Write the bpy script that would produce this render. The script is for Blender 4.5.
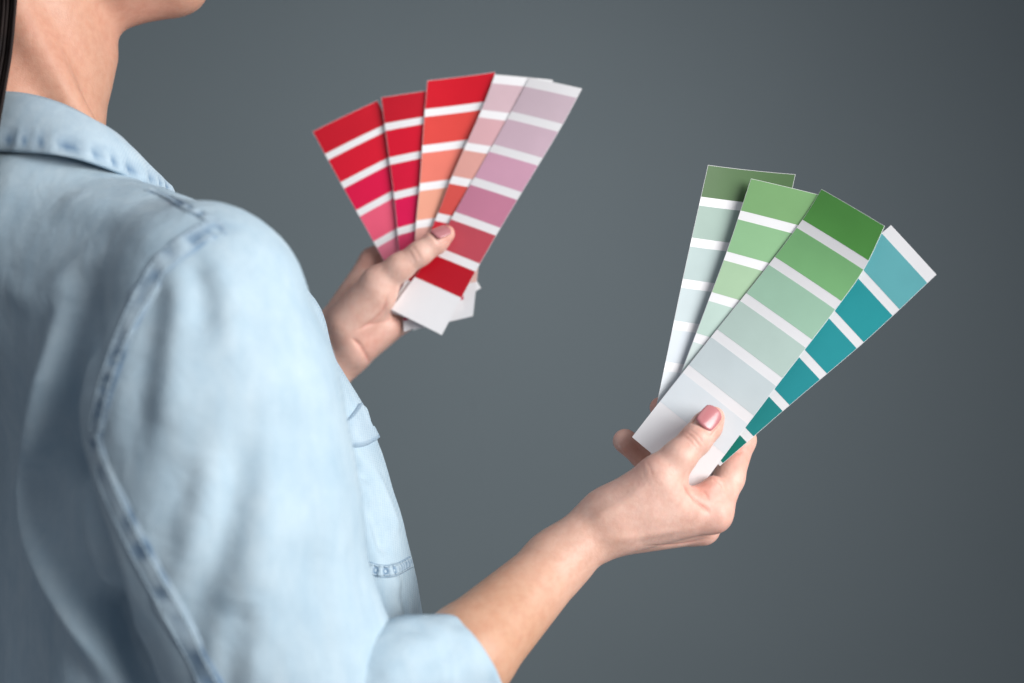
import bpy, math, random
import numpy as np
from mathutils import Vector
from mathutils.bvhtree import BVHTree

random.seed(7)
rng = np.random.default_rng(7)
for o in list(bpy.data.objects):
    bpy.data.objects.remove(o, do_unlink=True)
S = bpy.context.scene
C = S.collection

# ------------------------------------------------------------------ camera
CAMZ = 1.30
cam = bpy.data.cameras.new("camera")
cam.lens = 50.0
cam.sensor_width = 36.0
cam.clip_start = 0.05
cam.clip_end = 60.0
cam.dof.use_dof = True
cam.dof.focus_distance = 0.942
cam.dof.aperture_fstop = 3.0
cam_ob = bpy.data.objects.new("camera", cam)
cam_ob.location = (0, 0, CAMZ)
cam_ob.rotation_euler = (math.radians(90), 0, 0)
C.objects.link(cam_ob)
S.camera = cam_ob
FPX = 1024 * 50.0 / 36.0

# ------------------------------------------------------------------ world, lamps, exposure
W = bpy.data.worlds.new("World")
S.world = W
W.use_nodes = True
bg = W.node_tree.nodes["Background"]
bg.inputs[0].default_value = (0.86, 0.90, 1.0, 1)
bg.inputs[1].default_value = 0.20


def area(name, loc, target, size, power, col, size_y=None, spread=180):
    l = bpy.data.lights.new(name, 'AREA')
    l.energy = power
    l.color = col
    l.size = size
    if size_y:
        l.shape = 'RECTANGLE'
        l.size_y = size_y
    l.spread = math.radians(spread)
    o = bpy.data.objects.new(name, l)
    o.location = loc
    o.rotation_euler = (Vector(target) - Vector(loc)).to_track_quat('-Z', 'Y').to_euler()
    C.objects.link(o)
    return o


area("window_light", (1.55, -0.45, 1.72), (-0.15, 0.92, 1.27), 1.5, 19.0, (1.0, 0.985, 0.965), 1.5, spread=80)
area("overhead_fill_light", (-0.1, 0.5, 3.0), (-0.1, 1.0, 1.2), 1.4, 5.0, (0.98, 0.985, 1.0), 1.4)  # added soft fill from above, not a fixture of the room
area("wall_wash_light", (0.0, 1.05, 1.98), (0.02, 2.4, 1.18), 0.4, 1.15, (0.96, 0.985, 1.0), 0.5, spread=80)  # added out-of-view lamp that makes the lighter middle of the wall

S.view_settings.view_transform = 'Standard'
S.view_settings.look = 'None'
S.view_settings.exposure = 0.0
S.view_settings.gamma = 1.0
S.view_settings.use_curve_mapping = False


# ------------------------------------------------------------------ helpers
def P(px, py, d):
    """point in the room: image position of the photograph plus metres from the camera plane"""
    return np.array([(px - 512.0) / FPX * d, d, CAMZ + (341.5 - py) / FPX * d])


def unit(v):
    v = np.asarray(v, float)
    return v / np.linalg.norm(v)


def tag(o, label=None, category=None, group=None, kind=None):
    for k, v in (('label', label), ('category', category), ('group', group), ('kind', kind)):
        if v:
            o[k] = v
    return o


def link(name, me, mat=None, parent=None):
    o = bpy.data.objects.new(name, me)
    C.objects.link(o)
    if mat:
        me.materials.append(mat)
    if parent:
        o.parent = parent
    return o


def mesh_np(name, v, quads, smooth=True):
    me = bpy.data.meshes.new(name)
    v = np.asarray(v, np.float32)
    quads = np.asarray(quads, np.int32)
    k = quads.shape[1]
    me.vertices.add(len(v))
    me.vertices.foreach_set('co', v.ravel())
    me.loops.add(quads.size)
    me.loops.foreach_set('vertex_index', quads.ravel())
    me.polygons.add(len(quads))
    me.polygons.foreach_set('loop_start', np.arange(0, quads.size, k, dtype=np.int32))
    me.update(calc_edges=True)
    me.validate()
    me.polygons.foreach_set('use_smooth', np.ones(len(me.polygons), bool))
    if not smooth:
        me.set_sharp_from_angle(angle=math.radians(35))
    return me


def attr(me, name, vals):
    a = me.attributes.new(name, 'FLOAT', 'POINT')
    a.data.foreach_set('value', np.asarray(vals, np.float32))


# --- value noise
_perm = rng.random((64, 64, 64))


def vnoise(p):
    i = np.floor(p).astype(int)
    f = p - i
    f = f * f * (3 - 2 * f)
    i0 = i & 63
    i1 = (i + 1) & 63
    x0, y0, z0 = i0.T
    x1, y1, z1 = i1.T
    fx, fy, fz = f.T
    g = _perm
    c00 = g[x0, y0, z0] * (1 - fx) + g[x1, y0, z0] * fx
    c10 = g[x0, y1, z0] * (1 - fx) + g[x1, y1, z0] * fx
    c01 = g[x0, y0, z1] * (1 - fx) + g[x1, y0, z1] * fx
    c11 = g[x0, y1, z1] * (1 - fx) + g[x1, y1, z1] * fx
    return ((c00 * (1 - fy) + c10 * fy) * (1 - fz) + (c01 * (1 - fy) + c11 * fy) * fz) * 2 - 1


# --- signed distance volumes
def smin(a, b, k):
    if k <= 0:
        return np.minimum(a, b)
    h = np.clip(0.5 + 0.5 * (b - a) / k, 0, 1)
    return b * (1 - h) + a * h - k * h * (1 - h)


FAR = 0.06


class Vol:
    def __init__(self, lo, hi, h):
        self.lo = np.asarray(lo, float)
        self.h = h
        n = np.ceil((np.asarray(hi, float) - self.lo) / h).astype(int) + 1
        self.n = n
        self.ax = [self.lo[i] + np.arange(n[i]) * h for i in range(3)]

    def empty(self):
        return np.full(self.n, FAR, np.float32)

    def sl(self, lo, hi):
        a = np.clip(np.floor((np.asarray(lo) - self.lo) / self.h).astype(int), 0, self.n)
        b = np.clip(np.ceil((np.asarray(hi) - self.lo) / self.h).astype(int) + 1, 0, self.n)
        return tuple(slice(a[i], b[i]) for i in range(3))

    def grid(self, s):
        return (self.ax[0][s[0]][:, None, None], self.ax[1][s[1]][None, :, None], self.ax[2][s[2]][None, None, :])

    def cone(self, F, a, b, ra, rb, k=0.0, m=0.025):
        """tapered capsule from a to b blended into F"""
        a = np.asarray(a, float)
        b = np.asarray(b, float)
        R = max(ra, rb) + k + m
        s = self.sl(np.minimum(a, b) - R, np.maximum(a, b) + R)
        x, y, z = self.grid(s)
        ba = b - a
        L2 = ba @ ba
        t = np.clip(((x - a[0]) * ba[0] + (y - a[1]) * ba[1] + (z - a[2]) * ba[2]) / L2, 0, 1)
        d = np.sqrt((x - a[0] - t * ba[0]) ** 2 + (y - a[1] - t * ba[1]) ** 2 + (z - a[2] - t * ba[2]) ** 2) - (ra + t * (rb - ra))
        F[s] = smin(F[s], d.astype(np.float32), k)
        return F

    def ell(self, F, c, axes, radii, k=0.0, m=0.025, sub=False):
        """ellipsoid with three orthonormal axes"""
        c = np.asarray(c, float)
        R = max(radii) + k + m
        s = self.sl(c - R, c + R)
        x, y, z = self.grid(s)
        x = x - c[0]
        y = y - c[1]
        z = z - c[2]
        q = 0
        q2 = 0
        for e, r in zip(axes, radii):
            pr = x * e[0] + y * e[1] + z * e[2]
            q = q + (pr / r) ** 2
            q2 = q2 + (pr / r ** 2) ** 2
        k0 = np.sqrt(q)
        d = k0 * (k0 - 1) / np.maximum(np.sqrt(q2), 1e-9)
        d = d.astype(np.float32)
        if sub:
            F[s] = -smin(-F[s], d, k)
        else:
            F[s] = smin(F[s], d, k)
        return F

    def chain(self, pts, k=0.003):
        F = self.empty()
        for (a, ra), (b, rb) in zip(pts[:-1], pts[1:]):
            self.cone(F, a, b, ra, rb, k)
        return F

    def mesh(self, F):
        """surface nets"""
        ins = F < 0
        c = np.zeros(np.array(F.shape) - 1, np.int8)
        for dx in (0, 1):
            for dy in (0, 1):
                for dz in (0, 1):
                    c += ins[dx:dx + c.shape[0], dy:dy + c.shape[1], dz:dz + c.shape[2]]
        act = (c > 0) & (c < 8)
        idx = np.argwhere(act)
        vid = np.full(c.shape, -1, np.int64)
        vid[act] = np.arange(len(idx))
        acc = np.zeros((len(idx), 3))
        cnt = np.zeros(len(idx))
        cor = [np.array([i, j, l]) for i in (0, 1) for j in (0, 1) for l in (0, 1)]
        for A in cor:
            for ax in range(3):
                if A[ax]:
                    continue
                B = A.copy()
                B[ax] = 1
                fa = F[tuple((idx + A).T)]
                fb = F[tuple((idx + B).T)]
                m = (fa < 0) != (fb < 0)
                t = np.where(m, fa / np.where(m, fa - fb, 1), 0)
                p = np.repeat(A[None].astype(float), len(idx), 0)
                p[:, ax] = t
                acc += np.where(m[:, None], p, 0)
                cnt += m
        v = self.lo + (idx + acc / cnt[:, None]) * self.h
        quads = []
        for ax in range(3):
            o1, o2 = [(1, 2), (2, 0), (0, 1)][ax]
            s0 = [slice(None)] * 3
            s1 = [slice(None)] * 3
            s0[ax] = slice(0, -1)
            s1[ax] = slice(1, None)
            a = ins[tuple(s0)]
            b = ins[tuple(s1)]
            e = np.argwhere(a != b)
            e = e[(e[:, o1] > 0) & (e[:, o2] > 0) & (e[:, o1] < F.shape[o1] - 1) & (e[:, o2] < F.shape[o2] - 1)]
            fl = a[tuple(e.T)]
            u = np.zeros(3, int)
            u[o1] = 1
            w = np.zeros(3, int)
            w[o2] = 1
            q = np.stack([vid[tuple((e - u - w).T)], vid[tuple((e - w).T)], vid[tuple(e.T)], vid[tuple((e - u).T)]], 1)
            q = np.where(fl[:, None], q, q[:, ::-1])
            quads.append(q)
        return v, np.concatenate(quads)


def vnormals(v, q):
    n = np.cross(v[q[:, 2]] - v[q[:, 0]], v[q[:, 3]] - v[q[:, 1]])
    out = np.zeros_like(v)
    for i in range(4):
        np.add.at(out, q[:, i], n)
    return out / np.maximum(np.linalg.norm(out, axis=1, keepdims=True), 1e-12)


def relax(v, q, n=1, f=0.5):
    e = np.concatenate([q[:, [0, 1]], q[:, [1, 2]], q[:, [2, 3]], q[:, [3, 0]]])
    e = np.unique(np.sort(e, 1), axis=0)
    deg = np.bincount(e.ravel(), minlength=len(v))[:, None]
    for _ in range(n):
        a = np.stack([np.bincount(e[:, 0], v[e[:, 1], i], len(v)) + np.bincount(e[:, 1], v[e[:, 0], i], len(v)) for i in range(3)], 1)
        v = v + f * (a / np.maximum(deg, 1) - v)
    return v


def bvh(v, q):
    return BVHTree.FromPolygons([tuple(p) for p in v], [tuple(int(i) for i in f) for f in q])


ORG = Vector((0, 0, CAMZ))


def drape(tree, pix, n=40, off=0.0, default=0.8):
    """a smooth path laid on a surface, given by image positions"""
    pix = spline(np.asarray(pix, float), n)
    out = []
    nor = []
    for x, y in pix:
        d = Vector(P(x, y, 1.0)) - ORG
        h = tree.ray_cast(ORG, d.normalized())
        if h[0] is None:
            continue
        nn = h[1] if h[1].dot(d) < 0 else -h[1]
        out.append(np.array(h[0]) + off * np.array(nn))
        nor.append(np.array(nn))
    return np.array(out), np.array(nor)


def spline(pts, n):
    """Catmull-Rom through pts, n samples, even in length"""
    pts = np.asarray(pts, float)
    if len(pts) == 2:
        return pts[0] + np.linspace(0, 1, n)[:, None] * (pts[1] - pts[0])
    q = np.vstack([2 * pts[0] - pts[1], pts, 2 * pts[-1] - pts[-2]])
    out = []
    for i in range(1, len(q) - 2):
        t = np.linspace(0, 1, 24, endpoint=False)[:, None]
        a, b, c, d = q[i - 1], q[i], q[i + 1], q[i + 2]
        out.append(0.5 * (2 * b + (c - a) * t + (2 * a - 5 * b + 4 * c - d) * t ** 2 + (3 * b - a - 3 * c + d) * t ** 3))
    out = np.vstack(out + [pts[-1:]])
    s = np.r_[0, np.cumsum(np.linalg.norm(np.diff(out, axis=0), axis=1))]
    u = np.linspace(0, s[-1], n)
    return np.stack([np.interp(u, s, out[:, i]) for i in range(out.shape[1])], 1)


def path_dist(v, path, reach):
    """distance to a polyline and position along it (0..1); inf beyond reach"""
    D = np.full(len(v), 9.0)
    T = np.zeros(len(v))
    lo = path.min(0) - reach
    hi = path.max(0) + reach
    m = np.where(((v > lo) & (v < hi)).all(1))[0]
    vv = v[m]
    best = np.full(len(m), 9.0)
    bt = np.zeros(len(m))
    n = len(path) - 1
    for i in range(n):
        a, b = path[i], path[i + 1]
        ba = b - a
        t = np.clip((vv - a) @ ba / max(ba @ ba, 1e-12), 0, 1)
        d = np.linalg.norm(vv - a - t[:, None] * ba, axis=1)
        c = d < best
        best[c] = d[c]
        bt[c] = (i + t[c]) / n
    D[m] = best
    T[m] = bt
    return D, T


def folds(v, q, specs, tree=None):
    """push a surface out (amp > 0) or in along soft folds: (image path, width m, amplitude m, sharp)"""
    tree = tree or bvh(v, q)
    nrm = vnormals(v, q)
    disp = np.zeros(len(v))
    for sp in specs:
        pix, w, amp = sp[:3]
        sharp = sp[3] if len(sp) > 3 else 0
        path = drape(sp[4] if len(sp) > 4 else tree, pix, 30)[0]
        if len(path) < 2:
            continue
        D, T = path_dist(v, path, 4 * w)
        g = np.exp(-(D / w) ** 2) if not sharp else np.exp(-np.abs(D / w) ** 1.2)
        disp += amp * g * np.clip(np.sin(np.pi * np.clip(T * 0.9 + 0.05, 0, 1)) * 1.6, 0, 1)
    return v + nrm * disp[:, None], disp


def tube(path, r, seg=8, cap=True):
    path = np.asarray(path, float)
    n = len(path)
    r = np.broadcast_to(np.asarray(r, float), (n,))
    tan = np.gradient(path, axis=0)
    tan /= np.linalg.norm(tan, axis=1, keepdims=True)
    up = np.array([0.13, 0.27, 0.95])
    v = []
    for i in range(n):
        b = unit(np.cross(tan[i], up))
        c = np.cross(b, tan[i])
        for k in range(seg):
            a = 2 * math.pi * k / seg
            v.append(path[i] + r[i] * (math.cos(a) * b + math.sin(a) * c))
    q = [(i * seg + k, i * seg + (k + 1) % seg, (i + 1) * seg + (k + 1) % seg, (i + 1) * seg + k) for i in range(n - 1) for k in range(seg)]
    return np.array(v), np.array(q)


def merge(parts):
    vs = []
    qs = []
    o = 0
    for v, q in parts:
        vs.append(v)
        qs.append(np.asarray(q) + o)
        o += len(v)
    return np.vstack(vs), np.vstack(qs)


def gridq(nu, nv, wrap=False):
    q = []
    for i in range(nu - 1):
        for j in range(nv if wrap else nv - 1):
            j2 = (j + 1) % nv
            q.append((i * nv + j, i * nv + j2, (i + 1) * nv + j2, (i + 1) * nv + j))
    return np.array(q)


# ------------------------------------------------------------------ materials
def lin(c):
    return tuple((x / 255 / 12.92) if x / 255 <= 0.04045 else ((x / 255 + 0.055) / 1.055) ** 2.4 for x in c)


class Mat:
    def __init__(self, name, rough=0.5, spec=0.5):
        self.m = bpy.data.materials.new(name)
        self.m.use_nodes = True
        self.t = self.m.node_tree
        self.b = self.t.nodes["Principled BSDF"]
        self.b.inputs["Roughness"].default_value = rough
        self.b.inputs["Specular IOR Level"].default_value = spec

    def n(self, kind, **kw):
        nd = self.t.nodes.new(kind)
        for k, v in kw.items():
            if k in nd.inputs:
                nd.inputs[k].default_value = v
            else:
                setattr(nd, k, v)
        return nd

    def l(self, a, b):
        self.t.links.new(a, b)

    def coord(self):
        return self.n('ShaderNodeTexCoord').outputs['Object']

    def noise(self, scale, detail=4, rough=0.55, co=None):
        nd = self.n('ShaderNodeTexNoise', Scale=scale, Detail=detail, Roughness=rough)
        self.l(co or self.coord(), nd.inputs['Vector'])
        return nd.outputs['Fac']

    def ramp(self, fac, stops):
        r = self.n('ShaderNodeValToRGB')
        e = r.color_ramp.elements
        while len(e) < len(stops):
            e.new(0.5)
        for el, (p, c) in zip(e, stops):
            el.position = p
            el.color = (*c, 1)
        self.l(fac, r.inputs[0])
        return r.outputs[0]

    def mix(self, fac, a, b, mode='MIX'):
        nd = self.n('ShaderNodeMix', data_type='RGBA', blend_type=mode)
        for s, x in ((nd.inputs[0], fac), (nd.inputs[6], a), (nd.inputs[7], b)):
            if isinstance(x, (int, float)):
                s.default_value = x
            elif isinstance(x, tuple):
                s.default_value = (*x, 1)
            else:
                self.l(x, s)
        return nd.outputs[2]

    def bump(self, h, strength, dist, chain=None):
        nd = self.n('ShaderNodeBump', Strength=strength, Distance=dist)
        self.l(h, nd.inputs['Height'])
        if chain:
            self.l(chain, nd.inputs['Normal'])
        self.l(nd.outputs[0], self.b.inputs['Normal'])
        return nd.outputs[0]

    def base(self, c):
        if isinstance(c, tuple):
            self.b.inputs['Base Color'].default_value = (*c, 1)
        else:
            self.l(c, self.b.inputs['Base Color'])


def mat_wall():
    m = Mat("grey_wall_paint", 0.62, 0.35)
    f = m.noise(1.6, 5)
    m.base(m.ramp(f, [(0.3, (0.130, 0.161, 0.176)), (0.7, (0.140, 0.172, 0.187))]))
    m.bump(m.noise(260, 3), 0.15, 0.001)
    return m.m


def mat_skin(name="skin"):
    m = Mat(name, 0.44, 0.42)
    at = m.n('ShaderNodeAttribute', attribute_name="flush")
    tn = m.n('ShaderNodeAttribute', attribute_name="tan")
    base = m.ramp(m.noise(38, 5, 0.6), [(0.3, (0.72, 0.455, 0.37)), (0.7, (0.78, 0.52, 0.435))])
    c1 = m.mix(tn.outputs['Fac'], base, (0.56, 0.31, 0.195))
    c2 = m.mix(at.outputs['Fac'], c1, (0.66, 0.27, 0.215))
    mott = m.ramp(m.noise(160, 3, 0.6), [(0.32, (0.93, 0.86, 0.84)), (0.62, (1.0, 1.0, 1.0))])
    m.base(m.mix(1.0, c2, mott, 'MULTIPLY'))
    m.b.inputs['Subsurface Weight'].default_value = 0.22
    m.b.inputs['Subsurface Radius'].default_value = (1.0, 0.35, 0.2)
    m.b.inputs['Subsurface Scale'].default_value = 0.006
    v = m.n('ShaderNodeTexVoronoi', Scale=900.0, feature='DISTANCE_TO_EDGE')
    m.l(m.coord(), v.inputs['Vector'])
    b1 = m.bump(v.outputs['Distance'], 0.22, 0.0006)
    m.bump(m.noise(420, 4, 0.6), 0.24, 0.0009, b1)
    return m.m


def mat_denim(name, lo, hi):
    m = Mat(name, 0.92, 0.04)
    co = m.coord()
    wear = m.n('ShaderNodeAttribute', attribute_name="wear").outputs['Fac']
    f = m.noise(24, 7, 0.66, co)
    base = m.ramp(f, [(0.26, lo), (0.74, hi)])
    # streaks of uneven fading down the cloth
    mp = m.n('ShaderNodeMapping')
    mp.inputs['Scale'].default_value = (1.0, 1.0, 0.16)
    m.l(co, mp.inputs['Vector'])
    st = m.noise(150, 4, 0.6, mp.outputs[0])
    base = m.mix(1.0, base, m.ramp(st, [(0.3, (0.90, 0.935, 0.96)), (0.7, (1.0, 1.0, 1.0))]), 'MULTIPLY')
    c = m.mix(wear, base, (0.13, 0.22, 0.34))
    # slubby weave: two crossed thread directions
    w1 = m.n('ShaderNodeTexWave', wave_type='BANDS', bands_direction='Z', Scale=300.0, Distortion=1.6, Detail=2.0)
    w2 = m.n('ShaderNodeTexWave', wave_type='BANDS', bands_direction='X', Scale=300.0, Distortion=1.6, Detail=2.0)
    for w in (w1, w2):
        m.l(co, w.inputs['Vector'])
    wv = m.n('ShaderNodeMath', operation='MULTIPLY')
    m.l(w1.outputs['Fac'], wv.inputs[0])
    m.l(w2.outputs['Fac'], wv.inputs[1])
    c = m.mix(wv.outputs[0], c, m.mix(1.0, c, (0.80, 0.86, 0.91), 'MULTIPLY'))
    m.base(c)
    b1 = m.bump(wv.outputs[0], 0.35, 0.0005)
    # small crumples: ridged noise
    n1 = m.n('ShaderNodeTexNoise', Scale=34.0, Detail=3.0, Roughness=0.5, Distortion=0.6)
    m.l(co, n1.inputs['Vector'])
    a1 = m.n('ShaderNodeMath', operation='SUBTRACT')
    m.l(n1.outputs['Fac'], a1.inputs[0])
    a1.inputs[1].default_value = 0.5
    a2 = m.n('ShaderNodeMath', operation='ABSOLUTE')
    m.l(a1.outputs[0], a2.inputs[0])
    b2 = m.bump(a2.outputs[0], 0.16, 0.008, b1)
    m.bump(m.noise(190, 4, 0.6, co), 0.14, 0.001, b2)
    return m.m


def mat_plain(name, col, rough, spec=0.5, coat=0.0, var=0.03):
    m = Mat(name, rough, spec)
    a = tuple(max(0, x * (1 - var)) for x in col)
    b = tuple(min(1, x * (1 + var)) for x in col)
    m.base(m.ramp(m.noise(45, 3), [(0.35, a), (0.65, b)]))
    if coat:
        m.b.inputs['Coat Weight'].default_value = coat
        m.b.inputs['Coat Roughness'].default_value = 0.08
    return m


M_SKIN = mat_skin()
M_DENIM = mat_denim("light_washed_denim", (0.40, 0.52, 0.605), (0.52, 0.625, 0.69))
M_SEAM = mat_denim("denim_seam", (0.40, 0.51, 0.60), (0.54, 0.64, 0.70))
M_THREAD = mat_plain("pale_blue_thread", (0.46, 0.58, 0.66), 0.8, 0.2).m
M_NAIL = mat_plain("mauve_nail_polish", lin((186, 118, 122)), 0.26, 0.5, 0.4, 0.02).m
M_HAIR = Mat("dark_brown_hair", 0.6, 0.2)
M_HAIR.base(M_HAIR.ramp(M_HAIR.noise(60, 4), [(0.3, (0.010, 0.007, 0.007)), (0.7, (0.028, 0.018, 0.016))]))
M_HAIR = M_HAIR.m
M_LIP = mat_plain("lip_skin", (0.50, 0.19, 0.16), 0.4).m

# ------------------------------------------------------------------ wall
wv = []
for i in range(2):
    y = 2.4 + 0.1 * i
    wv += [(-3.2, y, -0.4), (3.2, y, -0.4), (3.2, y, 3.4), (-3.2, y, 3.4)]
wq = [(0, 1, 2, 3), (5, 4, 7, 6), (1, 5, 6, 2), (4, 0, 3, 7), (3, 2, 6, 7), (4, 5, 1, 0)]
wall = link("wall", mesh_np("wall", wv, wq, False), mat_wall())
tag(wall, "plain dark grey painted wall behind the person", "wall", kind="structure")

# ------------------------------------------------------------------ person
person = bpy.data.objects.new("person", None)
person.empty_display_size = 0.1
person.location = (-0.325, 0.95, 0.93)
C.objects.link(person)
tag(person, "person in a light denim shirt with rolled sleeves holding two fans of colour cards", "person")


def under(o, parent):
    """parent without moving"""
    o.parent = parent
    w = Vector((0, 0, 0))
    p = parent
    while p:
        w += p.location
        p = p.parent
    o.matrix_parent_inverse.identity()
    o.location = -w
    return o


def attach(name, v, q, mat, parent, smooth=True):
    """mesh object whose vertices are given in room coordinates, parented under parent (all parents unrotated)"""
    w = np.zeros(3)
    p = parent
    while p:
        w += np.array(p.location)
        p = p.parent
    me = mesh_np(name, np.asarray(v) - w, q, smooth)
    o = link(name, me, mat, parent)
    return o


UP = np.array([0, 0, 1.0])
F_ = np.array([0.85, 0.53, 0.0])      # the way the chest faces
R_ = np.array([0.53, -0.85, 0.0])     # towards the right shoulder
H_ = np.array([0.95, 0.31, 0.06])     # the way the face looks
H_ = unit(H_)
HR = unit(np.cross(H_, UP))
HU = np.cross(HR, H_)

nails = []   # (centre on the skin, axis, dorsal normal, half width, length)

# ---- right hand and forearm
vol = Vol(P(330, 770, 0.74), P(770, 385, 1.04), 0.0009)
base = vol.empty()
c = vol.cone
mm = 0.001
EL = P(362, 752, 0.800)
WR = P(597, 531, 0.917)
fa = unit(WR - EL)
fs = unit(np.cross(fa, np.array([0, -1.0, 0.3])))
# forearm: two bones side by side
MID = EL + (WR - EL) * 0.42
c(base, EL, MID, 0.0335, 0.0295)
c(base, MID, P(560, 561, 0.906), 0.0290, 0.0200, 0.004)
c(base, P(556, 561, 0.900), P(606, 522, 0.909), 0.0195, 0.0180, 0.008)
c(base, P(560, 558, 0.925), P(606, 530, 0.936), 0.0185, 0.0168, 0.008)
# palm
MC2 = P(712.5, 513, 0.917)
MC3 = P(702, 527, 0.936)
MC4 = P(694, 529, 0.955)
MC5 = P(682, 527, 0.971)
c(base, P(604, 529, 0.913), MC2, 0.0185, 0.0122, 0.010)
c(base, P(606, 531, 0.930), MC3, 0.0175, 0.0112, 0.006)
c(base, P(608, 531, 0.945), MC4, 0.0165, 0.0105, 0.006)
c(base, P(610, 528, 0.957), MC5, 0.0160, 0.0095, 0.006)
# thenar and first web
c(base, P(622, 516, 0.906), P(664, 492, 0.903), 0.0175, 0.0150, 0.012)
c(base, P(650, 508, 0.905), P(688, 506, 0.908), 0.0130, 0.0088, 0.012)
thumb = vol.chain([(P(612, 517, 0.907), 0.0165), (P(658, 476, 0.8985), 0.0128), (P(679, 457, 0.8985), 0.0103), (P(696, 439.5, 0.9025), 0.0095), (P(707, 426, 0.9075), 0.0092), (P(713.5, 417.5, 0.9115), 0.0072)], 0.005)
idx = vol.chain([(MC2, 0.0118), (P(729, 478, 0.9305), 0.0098), (P(741.5, 440, 0.945), 0.0092), (P(717, 424, 0.954), 0.0080), (P(699, 410, 0.955), 0.0068)], 0.004)
mid = vol.chain([(MC3, 0.0112), (P(722, 455, 0.957), 0.0092), (P(690, 427, 0.961), 0.0080), (P(660, 407.5, 0.957), 0.0070)], 0.004)
rin = vol.chain([(MC4, 0.0105), (P(707, 470, 0.976), 0.0088), (P(667, 472, 0.975), 0.0082), (P(644, 456, 0.959), 0.0086), (P(625, 441, 0.953), 0.0082)], 0.004)
lit = vol.chain([(MC5, 0.0095), (P(692, 478, 0.991), 0.0078), (P(666, 482, 0.994), 0.0070), (P(648, 474, 0.990), 0.0062)], 0.004)
Fh = base.copy()
for g, k in ((thumb, 0.011), (idx, 0.007), (mid, 0.005), (rin, 0.005), (lit, 0.005)):
    Fh = np.minimum(Fh, smin(base, g, k))
# flesh bunched where the index bends, and knuckle
t = vol.empty()
c(t, P(700, 497, 0.912), P(714, 486, 0.914), 0.0072, 0.0068)
Fh = smin(Fh, t, 0.006)
hv, hq = vol.mesh(Fh)
hv = relax(hv, hq, 2, 0.5)
RH_tree = bvh(hv, hq)
hv, cr = folds(hv, hq, [
    ([(683, 485), (692, 496), (701, 505), (709, 512)], 0.0014, -0.0016, 1),      # web fold
    ([(697, 488), (705, 493), (709, 500)], 0.0012, -0.0011, 1),
    ([(712, 479), (720, 483), (724, 490)], 0.0012, -0.0009, 1),
    ([(686, 432), (693, 438), (700, 447)], 0.0008, -0.00055, 1),                # thumb joint wrinkles
    ([(683, 435), (690, 441), (697, 450)], 0.0007, -0.0004, 1),
    ([(690, 430), (697, 435), (703, 443)], 0.0007, -0.00045, 1),
    ([(646, 462), (650, 468), (652, 476)], 0.0008, -0.0003, 1),
    ([(640, 463), (643, 470), (644, 478)], 0.0007, -0.0002, 1),
    ([(590, 520), (620, 505), (650, 485)], 0.0040, 0.0010),                      # thumb tendon
    ([(600, 541), (640, 536), (690, 528)], 0.0040, 0.0007),
    ([(648, 546), (680, 544), (706, 539)], 0.0010, -0.0008, 1),                  # between first and second knuckle
    ([(726, 449), (734, 453), (742, 452)], 0.0009, -0.0006, 1),
], RH_tree)
hv = relax(hv, hq, 1, 0.3)


def blob(v, spots):
    out = np.zeros(len(v))
    for p, r, a in spots:
        out = np.maximum(out, a * np.exp(-(np.linalg.norm(v - p, axis=1) / r) ** 2))
    return out


flR = blob(hv, [(P(713, 414, 0.905), 0.012, 0.45), (P(720, 424, 0.905), 0.008, 0.3), (MC2, 0.017, 0.42), (P(704, 492, 0.907), 0.011, 0.65),
                (P(738, 450, 0.93), 0.013, 0.5), (P(712, 482, 0.915), 0.008, 0.6), (P(627, 442, 0.955), 0.018, 0.22), (P(645, 460, 0.955), 0.02, 0.15),
                (P(657, 406, 0.955), 0.02, 0.4), (MC3, 0.013, 0.5), (P(692, 435, 0.895), 0.010, 0.35), (P(640, 462, 0.89), 0.014, 0.25)])
flR = np.maximum(flR, np.clip(-cr / 0.0011, 0, 1) * 0.7)
tnR = np.clip(((hv - WR) @ -fa) / 0.10 + 0.12, 0, 1) * 0.85

# thumb nail
nails.append((P(709.5, 417.5, 0.900), P(720, 405.5, 0.902) - P(705, 423, 0.8985), np.array([0.04, -0.97, 0.14]), 0.0067, 0.0165, 'R'))
nails.append((P(622, 437, 0.967), P(620, 436, 0.960) - P(634, 449, 0.962), np.array([-0.20, 0.95, 0.22]), 0.0050, 0.008, 'R'))
nails.append((P(659, 405, 0.972), P(656, 404, 0.963) - P(668, 413, 0.966), np.array([-0.15, 0.95, 0.3]), 0.0050, 0.009, 'R'))

# ---- left hand and forearm
vol = Vol(P(180, 505, 1.02), P(505, 190, 1.165), 0.0010)
base = vol.empty()
c = vol.cone
EL2 = P(205, 480, 1.10)
c(base, EL2, P(290, 390, 1.092), 0.034, 0.026)
c(base, P(290, 390, 1.092), P(330, 338, 1.092), 0.0245, 0.0185, 0.006)
c(base, P(296, 398, 1.088), P(345, 354, 1.085), 0.0230, 0.0175, 0.008)
L2 = P(374, 262, 1.108)
L3 = P(388, 281, 1.111)
L4 = P(397, 300, 1.106)
L5 = P(400, 318, 1.096)
c(base, P(333, 334, 1.093), L2, 0.0165, 0.0108, 0.008)
c(base, P(338, 340, 1.092), L3, 0.0160, 0.0110, 0.006)
c(base, P(343, 347, 1.089), L4, 0.0160, 0.0105, 0.006)
c(base, P(348, 353, 1.085), L5, 0.0160, 0.0112, 0.006)
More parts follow.
